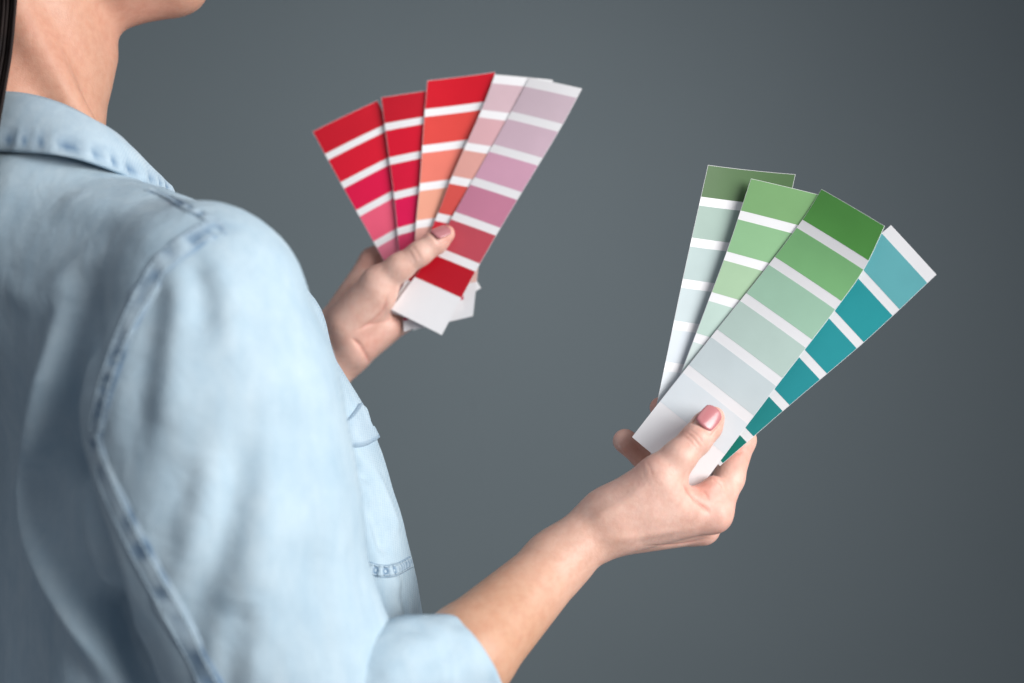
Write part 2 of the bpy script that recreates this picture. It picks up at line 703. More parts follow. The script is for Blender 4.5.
# hypothenar and thenar pads
c(base, P(356, 347, 1.074), P(386, 326, 1.080), 0.0135, 0.0115, 0.010)
c(base, P(350, 326, 1.070), P(378, 298, 1.063), 0.0150, 0.0125, 0.010)
th2 = vol.chain([(P(347, 322, 1.076), 0.0150), (P(379, 283, 1.062), 0.0125), (P(400, 267, 1.056), 0.0098), (P(420, 253.5, 1.054), 0.0086), (P(436, 242, 1.056), 0.0083), (P(446, 234, 1.0585), 0.0068)], 0.005)
i2 = vol.chain([(L2, 0.0105), (P(424, 236, 1.112), 0.0090), (P(452, 222, 1.108), 0.0078), (P(468, 214, 1.101), 0.0066)], 0.004)
m2 = vol.chain([(L3, 0.0105), (P(440, 256, 1.113), 0.0090), (P(462, 244, 1.104), 0.0078), (P(474, 236, 1.097), 0.0066)], 0.004)
r2 = vol.chain([(L4, 0.0100), (P(438, 280, 1.109), 0.0085), (P(456, 266, 1.101), 0.0075), (P(464, 258, 1.095), 0.0062)], 0.004)
l2 = vol.chain([(L5, 0.0105), (P(430, 302, 1.100), 0.0080), (P(445, 290, 1.096), 0.0068), (P(452, 282, 1.093), 0.0058)], 0.004)
Fl = base.copy()
for g, k in ((th2, 0.011), (i2, 0.006), (m2, 0.005), (r2, 0.005), (l2, 0.006)):
    Fl = np.minimum(Fl, smin(base, g, k))
lv, lq = vol.mesh(Fl)
lv = relax(lv, lq, 2, 0.5)
lv, cr2 = folds(lv, lq, [
    ([(352, 338), (360, 346), (367, 357), (370, 364)], 0.0018, -0.0016, 1),      # wrist crease
    ([(388, 297), (382, 312), (370, 324), (358, 330)], 0.0020, -0.0016, 1),      # life line
    ([(397, 318), (384, 322), (366, 326)], 0.0016, -0.0008, 1),
    ([(412, 246), (417, 252), (421, 260)], 0.0010, -0.0006, 1),
    ([(408, 249), (412, 256), (415, 263)], 0.0010, -0.0004, 1),
])
lv = relax(lv, lq, 1, 0.3)
flL = blob(lv, [(P(446, 234, 1.055), 0.012, 0.5), (P(395, 305, 1.09), 0.014, 0.7), (P(375, 345, 1.06), 0.016, 0.4), (P(402, 322, 1.08), 0.014, 0.4), (P(372, 255, 1.10), 0.016, 0.4)])
flL = np.maximum(flL, np.clip(-cr2 / 0.0014, 0, 1) * 0.5)
tnL = np.clip((lv - P(340, 340, 1.09)) @ unit(EL2 - P(340, 340, 1.09)) / 0.12, 0, 1) * 0.6
nails.append((P(441, 231.5, 1.0515), P(450, 227, 1.0545) - P(434, 239.5, 1.051), np.array([-0.22, -0.72, 0.66]), 0.0066, 0.0135, 'L'))

# ---- head, neck, trunk under the shirt
vol = Vol((-0.56, 0.66, 0.92), (-0.06, 1.26, 1.81), 0.0034)
F = vol.empty()
CH = P(199, 3, 1.000)                       # chin
SK = CH - H_ * 0.098 + HU * 0.125           # skull middle
vol.ell(F, SK - H_ * 0.012 + HU * 0.012, (H_, HR, HU), (0.098, 0.076, 0.102))
vol.ell(F, SK + H_ * 0.040 - HU * 0.045, (H_, HR, HU), (0.058, 0.062, 0.085), 0.02)
JW = CH - H_ * 0.014 + HU * 0.012
c = vol.cone
for s in (-1, 1):
    JA = CH - H_ * 0.082 + HR * 0.047 * s + HU * 0.042
    c(F, JW + HR * 0.012 * s, JA, 0.0135, 0.015, 0.012)
    c(F, JA, JA + HU * 0.05 - H_ * 0.006, 0.015, 0.016, 0.012)
    # ear
    e = SK - H_ * 0.012 + HR * 0.076 * s - HU * 0.022
    vol.ell(F, e, (H_, HR, HU), (0.017, 0.008, 0.031), 0.004)
    vol.ell(F, e + HR * 0.007 * s + H_ * 0.002, (H_, HR, HU), (0.009, 0.006, 0.018), 0.003, sub=True)
    # eye socket, eyeball, brow
    ey = SK + H_ * 0.078 + HR * 0.031 * s - HU * 0.004
    vol.ell(F, ey + H_ * 0.012, (H_, HR, HU), (0.012, 0.016, 0.011), 0.008, sub=True)
    vol.ell(F, ey - H_ * 0.006, (H_, HR, HU), (0.012, 0.013, 0.012), 0.002)
c(F, CH - H_ * 0.016 + HU * 0.012, CH - H_ * 0.012 + HU * 0.014, 0.0155, 0.0155, 0.012)
c(F, CH - H_ * 0.050 + HU * 0.016, CH - H_ * 0.020 + HU * 0.012, 0.024, 0.015, 0.015)
# nose
NT = SK + H_ * 0.118 - HU * 0.036
c(F, SK + H_ * 0.086 + HU * 0.004, NT, 0.0065, 0.0085, 0.008)
for s in (-1, 1):
    c(F, NT - H_ * 0.010 + HR * 0.010 * s, NT - H_ * 0.008 + HR * 0.009 * s, 0.0065, 0.006, 0.004)
# lips
ML = CH + HU * 0.042 + H_ * 0.004
for dz, rr in ((0.005, 0.0058), (-0.005, 0.0068)):
    c(F, ML - H_ * 0.012 - HR * 0.018 + HU * dz * 0.4, ML + HU * dz, 0.0038, rr, 0.004)
    c(F, ML + HU * dz, ML - H_ * 0.012 + HR * 0.018 + HU * dz * 0.4, rr, 0.0038, 0.004)
# neck
N0 = P(4, 185, 0.952)
N1 = P(16, 110, 0.966)
N2 = P(27, 40, 0.978)
c(F, N0, N1, 0.058, 0.0535, 0.01)
c(F, N1, N2, 0.0535, 0.0535, 0.01)
c(F, N2, SK - HU * 0.05 - H_ * 0.025, 0.0535, 0.060, 0.015)
c(F, P(60, 30, 0.985), P(54, 130, 0.972), 0.032, 0.030, 0.014)
c(F, P(4, -10, 0.925), P(90, 140, 0.930), 0.0125, 0.0100, 0.010)      # neck muscle to the breastbone
c(F, P(95, 56, 0.985), P(88, 82, 0.982), 0.0125, 0.012, 0.012)
c(F, P(112, 8, 0.988), P(182, -12, 0.999), 0.0155, 0.0150, 0.012)   # throat
# shoulders, trunk, upper arms (all inside the shirt)
T0 = np.array([-0.325, 0.95, 0])


def tp(f, r, z):
    return T0 + F_ * f + R_ * r + UP * z


c(F, N0 - UP * 0.03, tp(0.02, 0.13, 1.315), 0.042, 0.030, 0.01)
c(F, N0 - UP * 0.03, tp(0.02, -0.15, 1.315), 0.042, 0.036, 0.01)
for s in (-1, 1):
    c(F, tp(0.05, 0.06 * s, 1.22), tp(0.05, 0.05 * s, 0.96), 0.050, 0.050, 0.02)
SH = P(205, 292, 0.803)
c(F, SH, EL, 0.040, 0.034, 0.02)
SHL = tp(0.03, -0.185, 1.335)
EL2b = EL2
c(F, SHL, EL2b, 0.040, 0.034, 0.02)
bv, bq = vol.mesh(F)
bv = relax(bv, bq, 2, 0.5)
flB = blob(bv, [(P(20, 60, 0.93), 0.05, 0.3), (CH, 0.03, 0.1), (ML + H_ * 0.003, 0.014, 0.9), (P(150, 20, 0.97), 0.04, 0.35)])
tnB = np.full(len(bv), 0.72)

# ---- finger nails: curved plates with a rounded free end
trees = {'R': bvh(hv, hq), 'L': bvh(lv, lq)}
frames = []
for (ctr, ax, nor, hw, ln, side) in nails:
    ax = unit(ax)
    nor = unit(nor)
    nor = unit(nor - ax * (nor @ ax))
    lat = np.cross(ax, nor)
    hit = trees[side].ray_cast(Vector(ctr + nor * 0.02), Vector(-nor))
    if hit[0] is not None and (np.array(hit[0]) - ctr) @ nor > -0.02:
        ctr = np.array(hit[0])
    ss, hs = [], []
    for f in (-0.42, -0.25, -0.1, 0.05, 0.18):
        h = trees[side].ray_cast(Vector(ctr + ax * f * ln + nor * 0.02), Vector(-nor))
        if h[0] is not None and abs((np.array(h[0]) - ctr) @ nor) < 0.006:
            ss.append(f * ln)
            hs.append((np.array(h[0]) - ctr) @ nor)
    if len(ss) > 2:
        slope, icpt = np.polyfit(ss, hs, 1)
        ctr = ctr + nor * icpt
        ax = unit(ax + nor * slope)
        nor = unit(nor - ax * (nor @ ax))
        lat = np.cross(ax, nor)
    frames.append((ctr, ax, nor, lat, hw, ln))
    # nail bed: the skin under the plate lies a little lower
    hand = hv if side == 'R' else lv
    d = hand - ctr
    a_, b_, h_ = d @ ax, d @ lat, d @ nor
    m_ = np.clip(1.25 - np.maximum(np.abs(a_) / (ln * 0.5), np.abs(b_) / (hw * 0.98)), 0, 0.2) / 0.2 * (np.abs(h_) < 0.005)
    hand -= nor * (0.0012 * m_)[:, None]
v, q = merge([(bv, bq), (hv, hq), (lv, lq)])
body = attach("body", v, q, M_SKIN, person)
attr(body.data, "flush", np.concatenate([flB, flR, flL]))
attr(body.data, "tan", np.concatenate([tnB, tnR, tnL]))

for (ctr, ax, nor, lat, hw, ln) in frames:
    nu, nv_ = 15, 13
    top = []
    for i in range(nu):
        u = -1 + 2 * i / (nu - 1)
        for j in range(nv_):
            w = j / (nv_ - 1)
            tip = 0.5 * ln * (1 - 0.26 * abs(u) ** 3.2)
            cut = -0.5 * ln * (1 - 0.24 * abs(u) ** 2.6)
            s = cut + (tip - cut) * w
            wid = hw * (0.93 + 0.07 * math.sin(math.pi * w))
            p = ctr + ax * s + lat * u * wid + nor * (0.0008 - 0.42 * hw * (1 - math.sqrt(1 - 0.72 * u * u)) * 1.25 - 0.09 * s * s / ln - (0.0005 if w < 0.08 else 0))
            top.append(p)
    top = np.array(top)
    bot = top - nor * 0.0007
    v = np.vstack([top, bot])
    q1 = gridq(nu, nv_)
    q2 = q1[:, ::-1] + nu * nv_
    ring = [i * nv_ for i in range(nu)] + [(nu - 1) * nv_ + j for j in range(1, nv_)] + [i * nv_ + nv_ - 1 for i in range(nu - 2, -1, -1)] + [j for j in range(nv_ - 2, 0, -1)]
    n = nu * nv_
    q3 = [(ring[k], ring[(k + 1) % len(ring)], ring[(k + 1) % len(ring)] + n, ring[k] + n) for k in range(len(ring))]
    attach("fingernail", v, np.vstack([q1, q2, np.array(q3)]), M_NAIL, body)

# ------------------------------------------------------------------ shirt
vol = Vol((-0.62, 0.60, 0.93), (0.02, 1.34, 1.47), 0.0038)
Ft = vol.empty()
c = vol.cone
# trunk
c(Ft, tp(0.040, 0.122, 1.245), tp(0.036, 0.126, 0.90), 0.050, 0.056, 0.03)
c(Ft, tp(0.045, 0.040, 1.255), tp(0.045, 0.040, 0.90), 0.066, 0.072, 0.03)
c(Ft, tp(0.035, -0.090, 1.265), tp(0.035, -0.080, 0.90), 0.085, 0.092, 0.03)
c(Ft, tp(0.08, 0.05, 1.22), tp(0.08, 0.04, 0.9), 0.09, 0.10, 0.03)
# shoulders
c(Ft, P(25, 215, 0.940), P(135, 268, 0.865), 0.054, 0.042, 0.02)
c(Ft, P(135, 262, 0.865), P(200, 290, 0.815), 0.042, 0.046, 0.02)
c(Ft, P(-70, 232, 0.955), P(55, 232, 0.915), 0.070, 0.064, 0.02)
c(Ft, tp(-0.005, -0.10, 1.31), tp(0.028, 0.112, 1.29), 0.064, 0.055, 0.03)
c(Ft, P(55, 265, 0.893), P(150, 290, 0.852), 0.052, 0.048, 0.03)
c(Ft, N0 + UP * -0.01, tp(0.02, -0.16, 1.345), 0.060, 0.048, 0.03)
# chest
c(Ft, P(262, 335, 0.935), P(280, 420, 0.950), 0.038, 0.046, 0.01)
c(Ft, P(280, 420, 0.950), P(270, 500, 0.950), 0.046, 0.078, 0.02)
c(Ft, P(270, 500, 0.950), P(258, 625, 0.948), 0.078, 0.100, 0.03)
c(Ft, P(262, 625, 0.948), P(262, 800, 0.948), 0.102, 0.104, 0.03)
c(Ft, P(180, 285, 0.88), P(262, 335, 0.935), 0.045, 0.038, 0.02)
# sleeves
Fs = vol.empty()
c(Fs, P(212, 308, 0.803), P(214, 400, 0.800), 0.0545, 0.0680, 0.02)
c(Fs, P(214, 400, 0.800), P(225, 510, 0.800), 0.0680, 0.0715, 0.02)
c(Fs, P(225, 510, 0.800), P(276, 650, 0.804), 0.0715, 0.0590, 0.02)
c(Fs, P(276, 650, 0.804), P(326, 775, 0.808), 0.0605, 0.0580, 0.02)
c(Fs, P(330, 765, 0.808), P(410, 705, 0.828), 0.054, 0.046, 0.02)
Fl2 = vol.empty()
c(Fl2, tp(0.03, -0.18, 1.335), EL2, 0.058, 0.055, 0.02)
c(Fl2, EL2, P(255, 430, 1.094), 0.052, 0.046, 0.02)
zz = vol.ax[2][None, None, :]
kk = (0.0035 + 0.0185 * np.clip((zz - 1.27) / 0.06, 0, 1)).astype(np.float32)
hh = np.clip(0.5 + 0.5 * (Fs - Ft) / kk, 0, 1)
Fall = smin(Fs * (1 - hh) + Ft * hh - kk * hh * (1 - hh), Fl2, 0.01)
sv, sq = vol.mesh(Fall)
sv = relax(sv, sq, 4, 0.5)


def sample(F, v):
    g = (v - vol.lo) / vol.h
    i = np.clip(np.rint(g).astype(int), 0, np.array(F.shape) - 1)
    return F[tuple(i.T)]


isR = sample(Fs, sv) < sample(Ft, sv)
isL = sample(Fl2, sv) < sample(Ft, sv)


def subdivide(v, q):
    e = np.concatenate([q[:, [0, 1]], q[:, [1, 2]], q[:, [2, 3]], q[:, [3, 0]]])
    es = np.sort(e, 1)
    u, inv = np.unique(es, axis=0, return_inverse=True)
    inv = inv.reshape(4, -1).T + len(v)
    mids = (v[u[:, 0]] + v[u[:, 1]]) / 2
    cen = v[q].mean(1)
    ci = len(v) + len(mids) + np.arange(len(q))
    nv = np.vstack([v, mids, cen])
    qs = [np.stack([q[:, i], inv[:, i], ci, inv[:, i - 1]], 1) for i in range(4)]
    nq = np.concatenate(qs)
    return relax(nv, nq, 2, 0.5), nq


sv, sq = subdivide(sv, sq)
tv_, tq_ = vol.mesh(Ft)
FT_TREE = bvh(tv_, tq_)          # the trunk alone, to lay folds behind the sleeve
FOLDS = [
    # back: pale ridge and the hollow beside the arm
    ([(70, 300), (62, 360), (50, 440), (50, 520), (72, 590), (105, 650), (135, 700)], 0.011, 0.019),
    ([(96, 285), (96, 330), (86, 400)], 0.008, -0.005),
    ([(80, 430), (86, 500), (102, 560), (122, 620), (148, 690)], 0.009, -0.015),
    ([(5, 290), (40, 300), (75, 270), (110, 250)], 0.010, 0.004),
    # sleeve: hollow behind the armhole and soft falling folds
    ([(160, 275), (150, 330), (140, 400), (132, 450)], 0.010, -0.0032),
    ([(176, 262), (178, 300), (172, 360), (165, 430)], 0.011, 0.0028),
    ([(190, 262), (200, 290), (204, 330)], 0.007, -0.0025),
    ([(215, 258), (228, 300), (232, 350)], 0.009, 0.002),
    ([(192, 455), (180, 510), (160, 560)], 0.012, -0.0026),
    ([(246, 430), (230, 520), (205, 590), (190, 650)], 0.012, -0.0048),
    ([(215, 450), (200, 520), (182, 580)], 0.010, 0.003),
    ([(268, 460), (256, 560), (240, 640), (230, 700)], 0.014, 0.004),
    ([(244, 600), (234, 650), (225, 710)], 0.010, -0.005),
    ([(300, 400), (304, 500), (312, 600)], 0.016, -0.002),
    ([(330, 480), (336, 560), (350, 650)], 0.012, 0.002),
    # chest
    ([(336, 415), (346, 465), (356, 515), (367, 575), (378, 628)], 0.0090, -0.020, 0, FT_TREE),
    ([(352, 455), (364, 472), (374, 480)], 0.005, -0.004, 0, FT_TREE),
    ([(362, 405), (368, 425)], 0.006, 0.003, 0, FT_TREE),
    ([(386, 560), (396, 590), (402, 625)], 0.007, 0.003, 0, FT_TREE),
    ([(374, 470), (386, 500), (398, 535)], 0.007, 0.003),
    ([(370, 500), (380, 530), (386, 556)], 0.006, -0.004),
    ([(396, 585), (404, 612), (408, 640)], 0.008, -0.003),
    # yoke
    ([(60, 200), (110, 215), (150, 230)], 0.012, 0.003),
]
STREE = bvh(sv, sq)
sv, sd = folds(sv, sq, FOLDS, STREE)
nn = vnormals(sv, sq)
sv = sv + nn * (0.0012 * vnoise(sv * np.array([30, 30, 14])) + 0.0003 * vnoise(sv * 95) + 0.00012 * vnoise(sv * 230))[:, None]
sv = relax(sv, sq, 1, 0.4)

# armhole seam: sink the sleeve a little beside it
ARM = [(224, 228), (208, 231), (188, 243), (164, 262), (146, 290), (128, 325), (114, 360), (102, 400), (94, 440)]
UNDER = [(93, 436), (104, 475), (120, 512), (142, 556), (166, 600), (190, 645), (212, 690)]
STREE = bvh(sv, sq)
isR = sample(Fs, sv) < sample(Ft, sv)
isL = sample(Fl2, sv) < sample(Ft, sv)
# wear: dye left darker in hollows of the cloth along the seams
arm_path, _ = drape(STREE, ARM, 60)
D, T = path_dist(sv, arm_path, 0.03)
wearv = 0.35 * np.exp(-(D / 0.006) ** 2) * (0.6 + 0.4 * vnoise(sv * 120))
und_path, _ = drape(STREE, UNDER, 60)
D2, T2 = path_dist(sv, und_path, 0.03)
wearv = np.maximum(wearv, 0.3 * np.exp(-(D2 / 0.005) ** 2) * (0.6 + 0.4 * vnoise(sv * 120)))
wearv = np.clip(wearv, 0, 1)


def cut(mask_v, keep):
    """faces whose vertices satisfy keep"""
    f = keep[sq].sum(1) >= 2
    qq = sq[f]
    u, inv = np.unique(qq, return_inverse=True)
    return sv[u], inv.reshape(-1, 4), u


shirt = None
for nm, keep in (("shirt", ~(isR | isL)), ("sleeve", isR & ~isL), ("sleeve", isL & ~isR)):
    f = (keep[sq].sum(1) >= 2) if nm == "shirt" else None
    if nm == "shirt":
        fR = isR[sq].sum(1) >= 3
        fL = (isL[sq].sum(1) >= 3) & ~fR
        sel = ~(fR | fL)
    else:
        sel = fR if keep is not None and (keep & isR).any() else fL
    qq = sq[sel]
    u, inv = np.unique(qq, return_inverse=True)
    o = attach(nm, sv[u], inv.reshape(-1, 4), M_DENIM, shirt or person)
    attr(o.data, "wear", wearv[u])
    if nm == "shirt":
        shirt = o
        TTREE = bvh(sv[u], inv.reshape(-1, 4))
        shirt["label"] = "light washed denim shirt"


def ribbon(name, path, nor, w, th, parent, pucker=0.0006, per=0.011, mat=None, seed=0, bead=False):
    """flat felled seam: a puckered band of cloth lying on the shirt, with two rows of stitches as its own pieces"""
    n = len(path)
    tan = np.gradient(path, axis=0)
    tan /= np.linalg.norm(tan, axis=1, keepdims=True)
    k = np.ones(9) / 9
    ns = np.stack([np.convolve(np.pad(nor[:, i], 4, mode='edge'), k, 'valid') for i in range(3)], 1)
    ns /= np.linalg.norm(ns, axis=1, keepdims=True)
    lat = np.cross(tan, ns)
    s = np.r_[0, np.cumsum(np.linalg.norm(np.diff(path, axis=0), axis=1))]
    prof = [(-1.0, -0.5), (-0.9, 0.75), (-0.5, 1.0), (0.0, 1.15), (0.5, 1.0), (0.9, 0.75), (1.0, -0.5)]
    v = []
    wear = []
    for i in range(n):
        for (u, h) in prof:
            q_ = np.array([[s[i] / per * 1.7 + seed * 7.3, u * 0.9 + seed, 3.1]])
            q2_ = np.array([[s[i] / per * 0.6 + seed * 3.3, u * 0.5 + seed, 9.7]])
            pk = pucker * (1.1 * float(vnoise(q_)[0]) + 0.8 * float(vnoise(q2_)[0])) * (1 - abs(u) * 0.4)
            if bead:
                pk = 0.5 * pk + pucker * math.sin(2 * math.pi * s[i] / per + 1.1 * math.sin(s[i] * 160 + seed)) * (1 - abs(u)) * 1.3
            v.append(path[i] + lat[i] * u * w / 2 + ns[i] * (h * th + pk))
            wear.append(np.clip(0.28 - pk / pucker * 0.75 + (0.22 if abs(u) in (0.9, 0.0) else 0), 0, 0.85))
    o = attach(name, v, gridq(n, len(prof)), mat or M_SEAM, parent)
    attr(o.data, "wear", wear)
    # stitches
    st = []
    L = s[-1]
    for side in (-0.62, 0.62):
        x = 0.001
        while x < L - 0.003:
            pp = []
            for t in np.linspace(x, x + 0.0024, 4):
                cpt = np.array([np.interp(t, s, path[:, i]) for i in range(3)])
                la = np.array([np.interp(t, s, lat[:, i]) for i in range(3)])
                no = np.array([np.interp(t, s, ns[:, i]) for i in range(3)])
                f = math.sin(math.pi * (t - x) / 0.0024)
                pp.append(cpt + la * side * w / 2 + no * (th * 1.0 + pucker * 0.4 + 0.0003 * f))
            st.append(tube(pp, 0.00036, 5))
            x += 0.0034
    if st:
        a, b = merge(st)
        so = attach("stitching", a, b, M_THREAD, parent)
        so["kind"] = "stuff"
    return o


p_, n_ = drape(STREE, ARM, 130)
ribbon("armhole_seam", p_, n_, 0.0150, 0.0005, shirt, 0.0010, 0.012, seed=1)
p_, n_ = drape(STREE, UNDER, 130)
ribbon("sleeve_seam", p_, n_, 0.0160, 0.0007, shirt, 0.0008, 0.014, seed=2)
p_, n_ = drape(STREE, [(150, 190), (165, 196), (186, 207), (200, 214), (214, 222)], 50)
ribbon("shoulder_seam", p_, n_, 0.0075, 0.0006, shirt, 0.0006, 0.009, seed=3)

# ---- collar: a folded band round the neck
near_top = [(-95, 118, 0.985), (-60, 100, 0.935), (-20, 93, 0.905), (20, 94, 0.888), (62, 104, 0.880), (104, 124, 0.884), (138, 152, 0.902), (160, 176, 0.925), (174, 200, 0.955)]
near_bot = [(-110, 180, 0.990), (-72, 160, 0.925), (-24, 153, 0.880), (24, 153, 0.857), (68, 158, 0.851), (108, 170, 0.861), (143, 184, 0.885), (164, 192, 0.915), (174, 206, 0.955)]
top = np.array([P(*a) for a in near_top])
bot = np.array([P(*a) for a in near_bot])


def mirror_far(pts):
    """the far half of the collar: the near half mirrored in the plane through the neck"""
    out = []
    for p in pts[::-1]:
        r = (p - T0) @ R_
        out.append(p - R_ * (2 * r + 0.030))
    return np.array(out)


ft = mirror_far(top[:-1])
fb = mirror_far(bot[:-1])
tl = spline(np.vstack([ft[:-2][::1][::-1][::-1], top[1:]])[::1], 120)
bl = spline(np.vstack([fb[:-2], bot[1:]]), 120)
rows = 16
v = []
wear = []
cn = np.array([T0[0], T0[1], 0])
for i in range(120):
    a, b = tl[i], bl[i]
    out = a * 0.5 + b * 0.5 - P(20, 130, 0.962)
    out[2] = 0
    out = unit(out)
    s_ = i / 119
    # inside stand, fold, outside leaf, hem
    ins = a - out * 0.012 - UP * 0.030
    ctrl = [ins, a - out * 0.0075 - UP * 0.004, a - out * 0.003 + UP * 0.0008, a, a * 0.75 + b * 0.25 + out * 0.0035, a * 0.45 + b * 0.55 + out * 0.0035, a * 0.15 + b * 0.85 + out * 0.002, b + out * 0.0006, b - out * 0.002 + UP * 0.0006]
    col_ = spline(np.array(ctrl), rows)
    for j in range(rows):
        w = j / (rows - 1)
        pk = 0.0017 * math.sin(i * 2 * math.pi / 3.6 + 1.7 * math.sin(i * 0.53)) * math.exp(-((w - 0.86) / 0.07) ** 2)
        v.append(col_[j] + out * (pk + 0.0008 * math.sin(i * 0.31 + w * 5)))
        wear.append(max(0.0, min(1.0, (0.32 - pk * 380) * math.exp(-((w - 0.86) / 0.07) ** 2))))
collar = attach("collar", v, gridq(120, rows), M_SEAM, shirt)
attr(collar.data, "wear", wear)
sol = collar.modifiers.new("thickness", 'SOLIDIFY')
sol.thickness = 0.0012
sol.offset = -1

# ---- rolled cuff of the right sleeve
# rings: (centre px, major half axis px, minor vector)
def ring(cx, cy, d, mx, my, md, nx, ny, nd, n=72, wob=0.0, ph=0):
    ctr = P(cx, cy, d)
    M = P(cx + mx, cy + my, d + md) - ctr
    N = P(cx + nx, cy + ny, d + nd) - ctr
    out = []
    for k in range(n):
        a = 2 * math.pi * k / n
        w = 1 + wob * (math.sin(3 * a + ph) + 0.6 * math.sin(7 * a + 2 * ph) + 0.4 * math.sin(12 * a + ph * 3))
        out.append(ctr + M * math.cos(a) * w + N * math.sin(a) * w)
    return np.array(out)


RG = [
    ring(362, 737, 0.815, 32, 70, 0.010, 18, -20, -0.052, wob=0.02, ph=2),
    ring(397, 711, 0.823, 36, 72, 0.010, 16, -18, -0.052, wob=0.02, ph=1),
    ring(424, 695, 0.831, 38, 70, 0.010, 14, -16, -0.051, wob=0.018, ph=0.5),
    ring(446, 683, 0.838, 36, 64, 0.010, 12, -14, -0.048, wob=0.014, ph=0.3),
    ring(464, 675, 0.843, 33, 58, 0.010, 11, -12, -0.0445, wob=0.010, ph=0.2),
    ring(476, 671, 0.846, 30, 54, 0.010, 10, -10, -0.0415, wob=0.008, ph=0.2),
    ring(480, 669, 0.847, 29, 51, 0.010, 9.5, -9.5, -0.0395, wob=0.006, ph=0.2),
    ring(480, 669, 0.847, 27.5, 48.5, 0.010, 9, -9, -0.0375, wob=0.006, ph=0.2),
    ring(470, 675, 0.844, 27, 48, 0.010, 9, -9, -0.037, wob=0.006, ph=0.2),
    ring(452, 687, 0.838, 27, 48, 0.010, 9, -9, -0.037, wob=0.006, ph=0.2),
]
RG = np.array(RG)
fine = np.stack([spline(RG[:, k], 40) for k in range(RG.shape[1])], 1)
v = fine.reshape(-1, 3)
q = gridq(40, RG.shape[1], True)
nn = vnormals(v, q)
v = v + nn * (0.0020 * vnoise(v * np.array([40, 40, 70])) + 0.0012 * (1 - 2 * np.abs(vnoise(v * 60 + 7))) + 0.0005 * vnoise(v * 150))[:, None]
cuff = attach("rolled_cuff", v, q, M_DENIM, shirt)
attr(cuff.data, "wear", np.zeros(len(v)))
sub = cuff.modifiers.new("round", 'SUBSURF')
sub.levels = sub.render_levels = 1

# ---- breast pocket: flap and stitched hem
def patch(name, corners, n1, n2, off, th, mat, parent, wearf=None):
    """cloth piece laid on the shirt between two image paths"""
    A = spline(np.array(corners[0], float), n1)
    B = spline(np.array(corners[1], float), n1)
    v = []
    w_ = []
    last = None
    for i in range(n1):
        for j in range(n2):
            t = j / (n2 - 1)
            x, y = A[i] * (1 - t) + B[i] * t
            d = Vector(P(x, y, 1.0)) - ORG
            h = TTREE.ray_cast(ORG, d.normalized())
            if h[0] is not None:
                last = (np.array(h[0]), np.array(h[1]) * (1 if h[1].dot(d) < 0 else -1))
            p, no = last
            edge = min(i, n1 - 1 - i, j, n2 - 1 - j)
            v.append(p + no * (off + (th if edge > 0 else -0.0015)))
            w_.append(wearf(i / (n1 - 1), t) if wearf else 0)
    o = attach(name, v, gridq(n1, n2), mat, parent)
    attr(o.data, "wear", w_)
    return o


patch("pocket_flap", [[(330, 424), (345, 420), (353, 411), (359, 402)], [(340, 446), (356, 448), (367, 446), (378, 440)]], 30, 20, 0.0004, 0.0028, M_SEAM, shirt,
      lambda a, b: 0.38 if (b < 0.10 or b > 0.88) else 0.08)
p_, n_ = drape(TTREE, [(352, 564), (366, 567), (380, 571), (395, 570), (411, 562)], 60)
ribbon("pocket_hem", p_, n_, 0.0085, 0.0008, shirt, 0.0008, 0.0062, seed=5, bead=True)

# ------------------------------------------------------------------ hair
hp = []
vol = Vol(SK - 0.16, SK + 0.16, 0.004)
F = vol.empty()
vol.ell(F, SK - H_ * 0.018 + HU * 0.018, (H_, HR, HU), (0.108, 0.086, 0.108))
cutF = vol.empty()
vol.ell(cutF, SK + H_ * 0.085 - HU * 0.040, (H_, HR, HU), (0.075, 0.12, 0.105))
F = -smin(-F, cutF, 0.01)
cv, cq = vol.mesh(F)
cv = relax(cv, cq, 2, 0.5)
hp.append((cv, cq))
for k in range(900):
    ang = rng.uniform(-1.0, 1.0)
    r0 = SK - H_ * (0.085 * math.cos(ang) + 0.0) + HR * 0.082 * math.sin(ang) + HU * rng.uniform(-0.06, 0.05)
    off = -H_ * 0.055 * math.cos(ang) + HR * 0.030 * math.sin(ang) + rng.normal(0, 0.011, 3)
    p1 = r0 + off * 0.3 - UP * 0.10
    p2 = r0 + off * 0.7 - UP * 0.20
    p3 = r0 + off * 1.4 - UP * rng.uniform(0.27, 0.34) + rng.normal(0, 0.010, 3)
    pa = spline(np.array([r0, p1, p2, p3]), 14)
    hp.append(tube(pa, np.linspace(0.0021, 0.0006, 14), 5))
# the lock that hangs beside the neck
for k in range(110):
    j = rng.normal(0, 1, 2)
    x = -3 + 8.0 * np.clip(j[0], -1.8, 1.5)
    d = 0.885 + 0.006 * j[1]
    pts = [SK + HR * 0.080 - H_ * 0.03 + UP * 0.01, P(x + 9, -70, d + 0.015), P(x + 7, -10, d + 0.003), P(x + 2, 50, d), P(x - 8, 110, d - 0.012), P(x - 22, 190, d - 0.040)]
    pa = spline(np.array(pts), 22)
    hp.append(tube(pa, np.linspace(0.0016, 0.0008, 22), 5))
v, q = merge(hp)
attach("hair", v, q, M_HAIR, person)

# ------------------------------------------------------------------ colour cards
M_CARD = mat_plain("white_card", (0.86, 0.855, 0.875), 0.38, 0.5, 0.0, 0.01).m
BARS = [0.115, 0.263, 0.411, 0.560, 0.706, 0.855]
BW = 0.032
_mats = {}


def patch_mat(rgb):
    if rgb not in _mats:
        k = 1.0 if (rgb[0] > 170 and rgb[1] < 90) else 1.04
        col = tuple(min(0.86, x * k) for x in lin(rgb))
        _mats[rgb] = mat_plain("paint_%02d" % len(_mats), col, 0.38, 0.42, 0.0, 0.02).m
    return _mats[rgb]


CARDS = {}


